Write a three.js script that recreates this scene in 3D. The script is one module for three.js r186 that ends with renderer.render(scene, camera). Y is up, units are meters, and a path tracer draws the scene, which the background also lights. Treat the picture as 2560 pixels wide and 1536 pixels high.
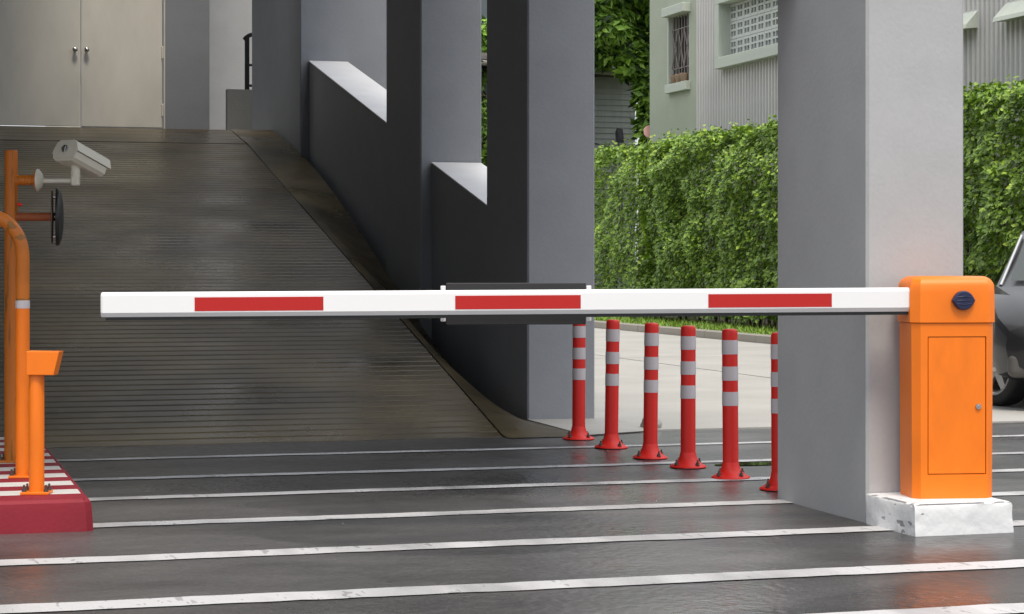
import * as THREE from 'three';
import { mergeGeometries, toCreasedNormals, mergeVertices } from 'three/addons/utils/BufferGeometryUtils.js';
import { RoundedBoxGeometry } from 'three/addons/geometries/RoundedBoxGeometry.js';
import { Brush, Evaluator, SUBTRACTION } from 'three-bvh-csg';

// ------------------------------------------------------------------ camera, sky, sun, exposure
const scene = new THREE.Scene();
const FPX = 5246, CAMH = 1.16, HOR = 657, YAW = 16.4 * Math.PI / 180;
const camera = new THREE.PerspectiveCamera(2 * Math.atan(768 / FPX) * 180 / Math.PI, 2560 / 1536, 0.1, 900);
camera.position.set(0, CAMH, 0);
camera.rotation.y = -YAW;
camera.setViewOffset(2560, 1536, 0, 768 - HOR, 2560, 1536);      // rising-front lens: verticals stay parallel
scene.add(camera);

function overcastSky() {
  const w = 128, h = 64, d = new Float32Array(w * h * 4);
  for (let j = 0; j < h; j++) {
    const el = ((j + 0.5) / h - 0.5) * Math.PI;                   // row 0 is the nadir
    const s = Math.max(0, Math.sin(el));
    const L = el > 0 ? 0.44 + 0.66 * s : 0.25;
    for (let i = 0; i < w; i++) {
      const k = (j * w + i) * 4;
      d[k] = L * 0.97; d[k + 1] = L * 1.0; d[k + 2] = L * 1.05; d[k + 3] = 1;
    }
  }
  const t = new THREE.DataTexture(d, w, h, THREE.RGBAFormat, THREE.FloatType);
  t.mapping = THREE.EquirectangularReflectionMapping; t.magFilter = THREE.LinearFilter; t.minFilter = THREE.LinearFilter;
  t.needsUpdate = true;
  return t;
}
const sky = overcastSky();
scene.background = sky; scene.environment = sky; scene.environmentIntensity = 1;
const sun = new THREE.DirectionalLight(0xfff3e2, 1.5);
sun.position.set(4.6, 27, -1); sun.target.position.set(5, 0, -14);
sun.castShadow = true; sun.shadow.radius = 26; sun.shadow.mapSize.set(2048, 2048);
Object.assign(sun.shadow.camera, { left: -30, right: 30, top: 30, bottom: -30, near: 1, far: 90 });
scene.add(sun, sun.target);
const renderer = new THREE.WebGLRenderer({ antialias: true });
renderer.toneMapping = THREE.LinearToneMapping;
renderer.toneMappingExposure = 1.85;
renderer.shadowMap.enabled = true;

// ------------------------------------------------------------------ helpers
let seed = 12345;
function rnd() { seed = (seed + 0x6D2B79F5) | 0; let t = Math.imul(seed ^ (seed >>> 15), 1 | seed); t = (t + Math.imul(t ^ (t >>> 7), 61 | t)) ^ t; return ((t ^ (t >>> 14)) >>> 0) / 4294967296; }
const rr = (a, b) => a + (b - a) * rnd();
function hash(i, j, s) { let h = Math.imul(i, 374761393) ^ Math.imul(j, 668265263) ^ Math.imul(s, 982451653); h = Math.imul(h ^ (h >>> 13), 1274126177); return ((h ^ (h >>> 16)) >>> 0) / 4294967296; }
const sm = t => t * t * (3 - 2 * t);
function pn(x, y, px, py, s = 0) {                                  // periodic value noise
  const i = Math.floor(x), j = Math.floor(y), u = sm(x - i), v = sm(y - j);
  const m = (a, n) => ((a % n) + n) % n, i0 = m(i, px), i1 = m(i + 1, px), j0 = m(j, py), j1 = m(j + 1, py);
  const a = hash(i0, j0, s), b = hash(i1, j0, s), c = hash(i0, j1, s), d = hash(i1, j1, s);
  return (a + (b - a) * u) * (1 - v) + (c + (d - c) * u) * v;
}
function fbm(x, y, px, py, oct, s = 0) { let r = 0, a = 0.5, n = 0; for (let o = 0; o < oct; o++) { r += a * pn(x, y, px, py, s + o); n += a; x *= 2; y *= 2; px *= 2; py *= 2; a *= 0.5; } return r / n; }
const noise2 = (x, y, s = 0) => fbm(x + 512, y + 512, 4096, 4096, 3, s);
const toS = c => { c = Math.min(1, Math.max(0, c)); return 255 * (c <= 0.0031308 ? 12.92 * c : 1.055 * Math.pow(c, 1 / 2.4) - 0.055); };
function dataTex(w, h, fn, colour) {
  const d = new Uint8Array(w * h * 4);
  for (let j = 0; j < h; j++) for (let i = 0; i < w; i++) {
    const p = fn(i / w, j / h, i, j), k = (j * w + i) * 4;
    for (let c = 0; c < 3; c++) d[k + c] = colour ? toS(p[c]) : 255 * Math.min(1, Math.max(0, p[c]));
    d[k + 3] = 255;
  }
  const t = new THREE.DataTexture(d, w, h); t.wrapS = t.wrapT = THREE.RepeatWrapping;
  t.magFilter = THREE.LinearFilter; t.minFilter = THREE.LinearMipmapLinearFilter; t.generateMipmaps = true;
  if (colour) t.colorSpace = THREE.SRGBColorSpace;
  t.needsUpdate = true; return t;
}
const g1 = v => [v, v, v];
const lin = (r, g, b) => new THREE.Color().setRGB(r, g, b);
const mat = (r, g, b, rough = 0.6, extra = {}) => new THREE.MeshStandardMaterial({ color: lin(r, g, b), roughness: rough, ...extra });

const used = {};
function numbered(n) { const k = used[n] = (used[n] ?? -1) + 1; return k ? n + '_' + String(k).padStart(3, '0') : n; }
function tag(o, label, category, group) { o.userData.label = label; o.userData.category = category; if (group) o.userData.group = group; return o; }
function thing(name, label, category, pos = [0, 0, 0], turn = 0, group) {
  const o = new THREE.Group(); o.name = numbered(name); o.position.set(...pos); o.rotation.y = turn; scene.add(o);
  return tag(o, label, category, group);
}
function structure(name, geo, m) {
  const o = geo ? new THREE.Mesh(geo, m) : new THREE.Group(); o.name = numbered(name); o.userData.kind = 'structure'; scene.add(o); return o;
}
function part(name, geo, m, parent) { const o = new THREE.Mesh(geo, m); o.name = name; parent.add(o); return o; }
function box(x0, x1, y0, y1, z0, z1, uvs = 1) {                     // uv in metres / uvs
  const g = new THREE.BoxGeometry(x1 - x0, y1 - y0, z1 - z0); g.translate((x0 + x1) / 2, (y0 + y1) / 2, (z0 + z1) / 2); return metreUV(g, uvs);
}
function metreUV(g, s = 1) {
  const p = g.attributes.position, n = g.attributes.normal, uv = new Float32Array(p.count * 2);
  for (let i = 0; i < p.count; i++) {
    const ax = Math.abs(n.getX(i)), ay = Math.abs(n.getY(i)), az = Math.abs(n.getZ(i));
    const x = p.getX(i), y = p.getY(i), z = p.getZ(i);
    if (ay >= ax && ay >= az) { uv[2 * i] = x / s; uv[2 * i + 1] = z / s; } else if (ax >= az) { uv[2 * i] = z / s; uv[2 * i + 1] = y / s; } else { uv[2 * i] = x / s; uv[2 * i + 1] = y / s; }
  }
  g.setAttribute('uv', new THREE.BufferAttribute(uv, 2)); return g;
}
function rbox(w, h, d, r = 0.01, seg = 2) { return new RoundedBoxGeometry(w, h, d, seg, r); }
function loft(loops, crease = 0.6, closed = true) {                 // loops: arrays of N [x,y,z]; ends are capped
  const n = loops[0].length, pos = [], idx = [];
  for (const l of loops) for (const p of l) pos.push(...p);
  const m = closed ? n : n - 1;
  for (let k = 0; k < loops.length - 1; k++) for (let i = 0; i < m; i++) {
    const a = k * n + i, b = k * n + (i + 1) % n, c = a + n, d = b + n; idx.push(a, b, d, a, d, c);
  }
  if (closed) for (const [k, flip] of [[0, true], [loops.length - 1, false]]) {
    const c = pos.length / 3, l = loops[k]; const s = [0, 0, 0]; for (const p of l) for (let q = 0; q < 3; q++) s[q] += p[q] / n; pos.push(...s);
    for (let i = 0; i < n; i++) { const a = k * n + i, b = k * n + (i + 1) % n; flip ? idx.push(c, b, a) : idx.push(c, a, b); }
  }
  let g = new THREE.BufferGeometry(); g.setAttribute('position', new THREE.Float32BufferAttribute(pos, 3)); g.setIndex(idx);
  g = toCreasedNormals(g.toNonIndexed(), crease); return metreUV(g);
}
const tube = (pts, r, seg = 40, rad = 14) => metreUV(new THREE.TubeGeometry(new THREE.CatmullRomCurve3(pts.map(p => new THREE.Vector3(...p)), false, 'centripetal'), seg, r, rad, false));
function rod(a, b, r, seg = 12, r2 = r) {
  const A = new THREE.Vector3(...a), B = new THREE.Vector3(...b), g = new THREE.CylinderGeometry(r2, r, A.distanceTo(B), seg);
  g.applyQuaternion(new THREE.Quaternion().setFromUnitVectors(new THREE.Vector3(0, 1, 0), B.clone().sub(A).normalize()));
  g.translate((A.x + B.x) / 2, (A.y + B.y) / 2, (A.z + B.z) / 2); return g;
}
const lathe = (pts, seg = 28) => new THREE.LatheGeometry(pts.map(p => new THREE.Vector2(...p)), seg);
// a place given by its offset to the right and its distance along the lens axis
const CS = Math.cos(YAW), SN = Math.sin(YAW);
const spot = (xc, d, y = 0) => [CS * xc + SN * d, y, SN * xc - CS * d];
const clean = g => { for (const k of Object.keys(g.attributes)) if (!['position', 'normal', 'uv'].includes(k)) g.deleteAttribute(k); return g.index ? g.toNonIndexed() : g; };
const merge = a => mergeGeometries(a.map(clean));

// ------------------------------------------------------------------ materials
const asphaltMap = dataTex(2048, 2048, (u, v) => {               // 12 m of worn asphalt: aggregate, scuffs along the lane, tar patches
  const a = fbm(u * 18, v * 18, 18, 18, 3, 3), big = fbm(u * 6, v * 10, 6, 10, 3, 7), scuff = fbm(u * 26, v * 66, 26, 66, 3, 27);
  const c = hash(Math.floor(u * 2048), Math.floor(v * 2048), 5), tar = fbm(u * 5, v * 10, 5, 10, 3, 17);
  let k = 0.085 * (0.5 + 0.8 * big) * (0.62 + 0.72 * scuff) * (0.8 + 0.4 * a) * (0.75 + 0.5 * c);
  if (tar > 0.55) k *= 1 - Math.min(0.35, (tar - 0.55) * 9);
  if (c > 0.992) k += 0.06;
  return [k * 1.04, k, k * 1.0];
}, true);
const asphaltRough = dataTex(1024, 1024, (u, v) => {
  const a = fbm(u * 5, v * 5, 5, 5, 5, 21), b = fbm(u * 90, v * 90, 90, 90, 2, 31);
  return [0, 0.13 + 0.38 * a + 0.10 * b, 0];
});
const asphaltBump = dataTex(1024, 1024, (u, v) => g1(0.55 * fbm(u * 128, v * 128, 128, 128, 2, 41) + 0.45 * fbm(u * 14, v * 14, 14, 14, 3, 44)));
asphaltRough.repeat.set(3.1, 3.1); asphaltBump.repeat.set(3.3, 3.3);
const asphalt = new THREE.MeshStandardMaterial({ map: asphaltMap, roughnessMap: asphaltRough, bumpMap: asphaltBump, bumpScale: 0.004, roughness: 1 });

const plasterMap = dataTex(512, 512, (u, v) => { const a = fbm(u * 5, v * 5, 5, 5, 5, 51), b = fbm(u * 60, v * 60, 60, 60, 2, 52); return g1(0.86 + 0.12 * a + 0.05 * b); }, true);
const plasterBump = dataTex(512, 512, (u, v) => g1(0.6 * fbm(u * 70, v * 70, 70, 70, 2, 53) + 0.4 * fbm(u * 9, v * 9, 9, 9, 3, 54)));
const litPaint = mat(0.41, 0.415, 0.425, 0.62, { map: plasterMap, bumpMap: plasterBump, bumpScale: 0.0008 });  // grey pillar paint, lightened to carry the open daylight in its colour
const shadedPaint = mat(0.25, 0.265, 0.295, 0.62, { map: plasterMap, bumpMap: plasterBump, bumpScale: 0.001 });  // same grey paint, darkened and blued to carry the shade under the roof
const litSill = mat(0.74, 0.74, 0.75, 0.55, { map: plasterMap });  // whitened so the colour stands for sky light on the sill tops
const bareConcrete = mat(0.27, 0.265, 0.25, 0.85, { map: plasterMap, bumpMap: plasterBump, bumpScale: 0.003 });
const whitePlinth = mat(0.72, 0.73, 0.75, 0.6, {
  map: dataTex(512, 512, (u, v) => { const a = fbm(u * 6, v * 6, 6, 6, 5, 61), b = fbm(u * 11, v * 22, 11, 22, 4, 63); let k = 0.86 + 0.16 * a; if (b > 0.73) k *= 0.3 + 0.3 * a; return [k, k, k * 0.99]; }, true),
  bumpMap: dataTex(512, 512, (u, v) => g1(fbm(u * 8, v * 8, 8, 8, 5, 64))), bumpScale: 0.012,
});
const concretePave = mat(0.42, 0.41, 0.385, 0.7, { map: dataTex(512, 512, (u, v) => { const a = fbm(u * 4, v * 4, 4, 4, 6, 71), b = hash(Math.floor(u * 256), Math.floor(v * 256), 72); return g1(0.78 + 0.25 * a + 0.05 * b); }, true), bumpMap: plasterBump, bumpScale: 0.003 });
const rampMap = dataTex(1024, 1024, (u, v) => {
  const a = fbm(u * 4, v * 5, 4, 5, 5, 81), b = fbm(u * 8, v * 90, 8, 90, 2, 82), c = fbm(u * 60, v * 60, 60, 60, 2, 83);
  const k = 0.066 * Math.max(0.2, -0.35 + 2.1 * a + 0.35 * b + 0.15 * c), w = fbm(u * 3, v * 3, 3, 3, 3, 84);
  return [k * (1.3 + 0.05 * w), k, k * (0.42 + 0.14 * w)];
}, true);
const rampRough = dataTex(512, 512, (u, v) => [0, 0.14 + 0.42 * fbm(u * 6, v * 8, 6, 8, 5, 85), 0]);
const rampMat = new THREE.MeshStandardMaterial({ map: rampMap, roughnessMap: rampRough, roughness: 1, bumpMap: plasterBump, bumpScale: 0.003 });
const roadPaint = mat(0.51, 0.51, 0.52, 0.5, {
  map: dataTex(1024, 256, (u, v) => { const a = fbm(u * 40, v * 10, 40, 10, 4, 91), b = fbm(u * 200, v * 50, 200, 50, 2, 92); let k = 0.80 + 0.25 * a; k *= 0.35 + 1.15 * fbm(u * 12, v * 3, 12, 3, 4, 95); if (a * 0.55 + b * 0.45 > 0.69) k *= 0.6; return g1(k); }, true), bumpMap: asphaltBump, bumpScale: 0.002,
});
const grimeMap = dataTex(512, 512, (u, v) => { const a = fbm(u * 6, v * 6, 6, 6, 5, 101); return g1(0.86 + 0.18 * a); }, true);
const orange = mat(0.86, 0.19, 0.003, 0.4, { map: grimeMap });
const orangeOld = mat(0.60, 0.165, 0.006, 0.5, { map: dataTex(256, 256, (u, v) => { const a = fbm(u * 5, v * 5, 5, 5, 5, 111), s = fbm(u * 20, v * 30, 20, 30, 3, 112); const k = 0.62 + 0.5 * a; return s > 0.7 ? [k * 0.5, k * 0.7, k * 2] : [k, k, k]; }, true) });
const rustyArm = mat(0.30, 0.075, 0.02, 0.6, { map: grimeMap });
const boomWhite = mat(0.80, 0.80, 0.81, 0.35);
const boomRed = mat(0.44, 0.006, 0.004, 0.6);
const rubber = mat(0.012, 0.012, 0.013, 0.6);
const blackMat = mat(0.01, 0.01, 0.011, 0.45);
const steel = mat(0.55, 0.55, 0.55, 0.25, { metalness: 1 });
const darkSteel = mat(0.12, 0.10, 0.09, 0.5, { metalness: 0.7 });
const cream = mat(0.62, 0.60, 0.51, 0.5);
const bollardRed = mat(0.74, 0.017, 0.010, 0.5, { map: grimeMap });
const bollardWhite = mat(0.56, 0.52, 0.54, 0.35);
const kerbRed = mat(0.23, 0.005, 0.018, 0.7, { map: dataTex(512, 512, (u, v) => { const a = fbm(u * 5, v * 5, 5, 5, 5, 121), b = fbm(u * 30, v * 30, 30, 30, 3, 122); const k = 0.7 + 0.6 * a; return b > 0.8 ? [k * 1.3, k * 2.2, k * 2] : g1(k); }, true), bumpMap: plasterBump, bumpScale: 0.0012 });
const kerbWhite = mat(0.62, 0.62, 0.60, 0.55, { map: grimeMap });

// ------------------------------------------------------------------ ground
{
  const g = new THREE.PlaneGeometry(900, 900); g.rotateX(-Math.PI / 2); g.translate(0, -0.03, -100);
  structure('ground', metreUV(g, 3), mat(0.09, 0.085, 0.05, 0.95, { map: grimeMap }));
}
function sheet(x0, x1, z0, z1, y, nx, nz, uvs) {
  const g = new THREE.PlaneGeometry(x1 - x0, z1 - z0, nx, nz); g.rotateX(-Math.PI / 2); g.translate((x0 + x1) / 2, y, (z0 + z1) / 2);
  metreUV(g, uvs);
  return g;
}
const road = structure('asphalt_road');
part('surface', sheet(-24, 20, -13.56, 12, 0, 8, 8, 12), asphalt, road);
// transverse rumble lines of worn white paint
const lineZ = [-5.2, -6.25, -7.19, -8.3, -9.37, -10.42, -11.36, -12.5, -13.46];
lineZ.forEach((z, i) => {
  const x0 = -6, x1 = i === 8 ? 3.2 : 12, n = 260, w = [0.18, 0.18, 0.18, 0.165, 0.145, 0.13, 0.115, 0.11, 0.09][i];
  const pos = [], uv = [], idx = [];
  for (let k = 0; k <= n; k++) {
    const x = x0 + (x1 - x0) * k / n, dz = 0.03 * (noise2(x * 0.9, i * 7, 3) - 0.5), e1 = 0.026 * (noise2(x * 9, i * 3, 4) - 0.5), e2 = 0.026 * (noise2(x * 9, i * 3 + 40, 5) - 0.5);
    pos.push(x, 0.004, z + dz - w / 2 + e1, x, 0.004, z + dz + w / 2 + e2); uv.push(x / 3, i * 0.13, x / 3, i * 0.13 + 0.06);
    if (k < n) { const a = 2 * k; idx.push(a, a + 1, a + 2, a + 1, a + 3, a + 2); }
  }
  const g = new THREE.BufferGeometry(); g.setAttribute('position', new THREE.Float32BufferAttribute(pos, 3)); g.setAttribute('uv', new THREE.Float32BufferAttribute(uv, 2)); g.setIndex(idx); g.computeVertexNormals();
  part('line', g, roadPaint, road);
});
{ // concrete driveway outside the car park, poured in bays
  const drive = structure('concrete_driveway');
  const bays = [[4.98, 8.4], [8.415, 11.86]];
  for (const [x0, x1] of bays) for (let z = -13.6; z > -70; z -= 5.2) part('bay', box(x0, x1, -0.12, 0.004 + 0.004 * rnd(), z - 5.185, z, 2.3), concretePave, drive);
  part('bay', box(11.875, 24, -0.12, 0.005, -17, -13.6, 2.3), concretePave, drive);
}
{ // shallow puddle beside the bollards
  const pts = []; for (let k = 0; k < 40; k++) { const a = k / 40 * Math.PI * 2, r = 1 + 0.35 * (noise2(Math.cos(a) * 1.3 + 5, Math.sin(a) * 1.3, 3) - 0.5); pts.push(new THREE.Vector2(0.24 * r * Math.cos(a), 0.085 * r * Math.sin(a))); }
  const g = new THREE.ShapeGeometry(new THREE.Shape(pts)); g.rotateX(-Math.PI / 2);
  const o = new THREE.Mesh(g, mat(0.02, 0.02, 0.018, 0.03)); o.name = 'puddle'; o.userData.kind = 'structure'; o.position.set(4.72, 0.005, -11.17); scene.add(o);
}
{ // loose grit on the asphalt
  const gs = []; for (let k = 0; k < 10; k++) { const g = new THREE.IcosahedronGeometry(rr(0.002, 0.0055), 0); g.translate(rr(0.8, 5), 0.003, rr(-12.5, -6)); gs.push(g); }
  const o = new THREE.Mesh(merge(gs), mat(0.3, 0.29, 0.27, 0.8)); o.name = 'grit'; o.userData.kind = 'stuff'; tag(o, 'pale loose grit scattered over the wet asphalt', 'grit'); scene.add(o);
}

// ------------------------------------------------------------------ ramp
const ZF = -13.40, Z1 = -24.0, H1 = 2.53, Z2 = -25.25, H2 = 2.765;
const rampH = z => z > ZF ? 0 : z > Z1 ? (ZF - z) / (ZF - Z1) * H1 : z > Z2 ? H1 + (Z1 - z) / (Z1 - Z2) * (H2 - H1) : H2;
const RX0 = -0.9, RX1 = 3.879;
{
  const ramp = structure('vehicle_ramp');
  { // solid body under the ridges
    const s = new THREE.Shape(); s.moveTo(0, -0.3); s.lineTo(0, -0.02); s.lineTo(ZF - Z1, H1 - 0.022); s.lineTo(ZF - Z2, H2 - 0.022); s.lineTo(ZF - Z2, -0.3); s.closePath();
    const g = new THREE.ExtrudeGeometry(s, { depth: 3.884 - RX0, bevelEnabled: false }); g.rotateY(Math.PI / 2); g.translate(RX0, 0, ZF);
    part('slab', metreUV(g, 3), rampMat, ramp);
  }
  // cross ridges, each cast with a groove before the next
  const L1 = Math.hypot(ZF - Z1, H1), pitch = 0.122, n = Math.floor(L1 / pitch);
  const ux = (Z1 - ZF) / L1, uy = H1 / L1;
  const strip = (z, y, dz, dy, len, k) => {
    const g = new THREE.BufferGeometry(), pos = [], N = 48, idx = [];
    // profile along the slope: s, raise
    const nx = -dy, prof = [[0, -0.012], [0.004, -0.0025], [0.012, 0], [len - 0.012, 0], [len - 0.004, -0.0025], [len, -0.012]];
    const uv = [];
    for (let i = 0; i <= N; i++) {
      const x = RX0 + (RX1 - RX0) * i / N, w = 0.006 * (noise2(x * 1.5, k * 3.1, 5) - 0.5);
      for (const [s, h] of prof) { const yy = y + s * dy + h * Math.abs(dz) , zz = z + (s + w) * dz + h * dy; pos.push(x, yy, zz); uv.push(x / 4.7, (k * pitch + s) / 4.7); }
    }
    const P = prof.length;
    for (let i = 0; i < N; i++) for (let q = 0; q < P - 1; q++) { const a = i * P + q, b = a + 1, c = a + P, d = c + 1; idx.push(a, c, b, b, c, d); }
    g.setAttribute('position', new THREE.Float32BufferAttribute(pos, 3)); g.setAttribute('uv', new THREE.Float32BufferAttribute(uv, 2)); g.setIndex(idx);
    const q = toCreasedNormals(g.toNonIndexed(), 0.3); return q;
  };
  for (let k = 0; k < n; k++) { const s = k * pitch; part('ridge', strip(ZF + s * ux, s * uy, ux, uy, pitch - 0.007, k), rampMat, ramp); }
  const L2 = Math.hypot(Z1 - Z2, H2 - H1), vx = (Z2 - Z1) / L2, vy = (H2 - H1) / L2, rest = L1 - n * pitch;
  for (let k = 0; k < 4; k++) part('ridge', strip(Z1 - (rest > 0.02 ? 0 : 0) + vx * k * L2 / 4, H1 + vy * k * L2 / 4, vx, vy, L2 / 4 - 0.004, n + k), rampMat, ramp);
  // smooth concrete strip between the grooves and the wall, with the drain line beside it
  // warped: it leaves the ramp's edge and falls towards the foot of the wall, level with the ground beside the first pillar
  {
    const pos = [], uv = [], idx = [], N = 120, M = 6;
    for (let i = 0; i <= N; i++) {
      const z = -13.25 + (Z2 + 13.25) * i / N, l = rampH(z) + 0.005, drop = z > -15.7 ? rampH(z) - 0.012 : 0.52 * sm(Math.max(0, Math.min(1, (z + 23) / 7.3)));
      for (let q = 0; q <= M; q++) { const t = q / M; pos.push(3.886 + 0.507 * t, l - (drop > 0 ? drop : 0) * sm(t), z); uv.push((3.886 + 0.507 * t) / 3, z / 3); if (i < N && q < M) { const a = i * (M + 1) + q; idx.push(a, a + 1, a + M + 1, a + 1, a + M + 2, a + M + 1); } }
    }
    const g2 = new THREE.BufferGeometry(); g2.setAttribute('position', new THREE.Float32BufferAttribute(pos, 3)); g2.setAttribute('uv', new THREE.Float32BufferAttribute(uv, 2)); g2.setIndex(idx); g2.computeVertexNormals();
    part('gutter_strip', g2, rampMat, ramp);
  }
  // apron around the foot of the pillar
  const ap = loft([[[3.895, -0.1, -13.245], [5.02, -0.1, -13.52], [5.06, -0.1, -14.2], [5.06, -0.1, -16], [4.405, -0.1, -16], [4.405, -0.1, -13.4]].map(p => p),
    [[4.392, 0.012, -13.26], [4.98, 0.012, -13.5], [5.06, 0.016, -14.2], [5.06, 0.03, -16], [4.405, 0.03, -16], [4.395, 0.02, -13.4]]].map(l => l.slice()), 0.5);
  part('apron', ap, concretePave, ramp);
}
{ // broken concrete lump at the apron's corner
  const g = new THREE.IcosahedronGeometry(0.075, 2), p = g.attributes.position;
  for (let i = 0; i < p.count; i++) { const k = 0.75 + 0.5 * noise2(p.getX(i) * 14 + 3, p.getY(i) * 14 + p.getZ(i) * 9, 3); p.setXYZ(i, p.getX(i) * k * 1.1, p.getY(i) * k * 0.8, p.getZ(i) * k); }
  const o = new THREE.Mesh(toCreasedNormals(g, 0.4), concretePave); o.name = 'concrete_lump'; o.position.set(5.06, 0.035, -13.75); tag(o, 'broken lump of grey concrete at the foot of the pillar by the ramp', 'rubble'); scene.add(o);
}
structure('upper_floor', box(RX0, 5.5, H2 - 0.3, H2 - 0.02, -34, Z2 - 0.003, 2), bareConcrete);

// ------------------------------------------------------------------ pillars, parapets, roof
const ROOF = 8.6;
function pillar(x0, x1, z0, z1, y0, label, m = shadedPaint) {
  const r = 0.012, l = (y) => [[x0 + r, y, z1], [x0, y, z1 - r], [x0, y, z0 + r], [x0 + r, y, z0], [x1 - r, y, z0], [x1, y, z0 + r], [x1, y, z1 - r], [x1 - r, y, z1]];
  const o = new THREE.Mesh(loft([l(y0), l(ROOF)], 0.3), m); o.name = numbered('concrete_pillar'); scene.add(o);
  return tag(o, label, 'pillar', 'grey pillars along the edge of the car park');
}
pillar(4.15, 4.634, -9.50, -8.508, -0.05, 'sunlit grey pillar standing behind the orange barrier cabinet', litPaint);
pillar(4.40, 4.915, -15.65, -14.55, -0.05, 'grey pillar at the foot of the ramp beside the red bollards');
pillar(4.40, 4.955, -19.11, -17.78, 0.3, 'grey pillar rising between the two sloping skylit sills');
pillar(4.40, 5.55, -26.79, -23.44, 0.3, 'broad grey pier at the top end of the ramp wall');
function parapet(z0, z1, ya, yb, label) {                          // z0 is the far end, its top ya; z1 the near end, its top yb
  const X0 = 4.5, X1 = 4.94;
  const t = thing('parapet_wall', label, 'wall', [0, 0, 0], 0, 'sloping parapets beside the ramp');
  const s = new THREE.Shape(); s.moveTo(-z1, -0.05); s.lineTo(-z1, yb); s.lineTo(-z0, ya); s.lineTo(-z0, -0.05); s.closePath();
  const g = new THREE.ExtrudeGeometry(s, { depth: X1 - X0 - 0.01, bevelEnabled: true, bevelSize: 0.004, bevelThickness: 0.005, bevelSegments: 1 }); g.rotateY(Math.PI / 2); g.translate(X0 + 0.005, 0, 0);
  part('wall', metreUV(g, 1), shadedPaint, t);
  const q = loft([[[X0 - 0.004, ya + 0.006, z0], [X0 - 0.004, ya + 0.018, z0], [X1 + 0.006, ya + 0.018, z0], [X1 + 0.006, ya + 0.006, z0]], [[X0 - 0.004, yb + 0.006, z1], [X0 - 0.004, yb + 0.018, z1], [X1 + 0.006, yb + 0.018, z1], [X1 + 0.006, yb + 0.006, z1]]], 0.3);
  part('lit_sill_cap', q, litSill, t);  // cap added to make the sill look lit from the sky
  return t;
}
parapet(-17.77, -15.66, 2.02, 2.02 - 2.11 * 0.2345, 'low sloping wall with skylit sill joining the lower two ramp pillars');
parapet(-23.43, -19.12, 3.43, 3.43 - 4.31 * 0.2425, 'long sloping wall with skylit sill climbing to the broad pier');
{
  const o = thing('roof', 'concrete slab roofing the car park above the ramp', 'roof');
  part('slab', box(-7, 4.97, ROOF + 0.003, ROOF + 1.2, -21.6, -8.45, 2), shadedPaint, o);
  part('slab', box(-7, 1.6, ROOF + 0.004, ROOF + 1.2, -33, -21.604, 2), shadedPaint, o);
  part('slab', box(1.605, 4.38, ROOF + 0.004, ROOF + 1.2, -33, -25.3, 2), shadedPaint, o);      // leaves an added roof opening that brightens the doors at the ramp head
  const f = new THREE.Mesh(box(-7, 4.148, 2.56, ROOF, -9.6, -9.2, 2), shadedPaint); f.name = 'shade_beam'; scene.add(f);  // unseen beam, added to keep light off the ramp-side faces
  tag(f, 'unseen concrete beam added above the entrance to shade the ramp', 'beam');
  const w = new THREE.Mesh(box(-1.2, -0.92, -0.1, ROOF, -33, -12.6, 2), bareConcrete); w.name = 'side_wall'; scene.add(w);
  const w2 = new THREE.Mesh(box(-3.2, -2.9, -0.1, ROOF, -12.59, -9.61, 2), bareConcrete); w2.name = 'shade_wall'; scene.add(w2);  // unseen wall, added to block sky light from the front left
  tag(w2, 'unseen concrete wall added beyond the striped island to block sky light', 'wall');
  const w3 = new THREE.Mesh(box(-3.2, -1.21, -0.1, ROOF, -12.9, -12.6, 2), bareConcrete); w3.name = 'shade_wall_return'; scene.add(w3);  // unseen link closing the gap behind the added light-blocking wall
  tag(w3, 'short unseen concrete wall added to join the light-blocking wall to the ramp', 'wall');
  tag(w, 'bare concrete wall along the far side of the ramp', 'wall');
}
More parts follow.
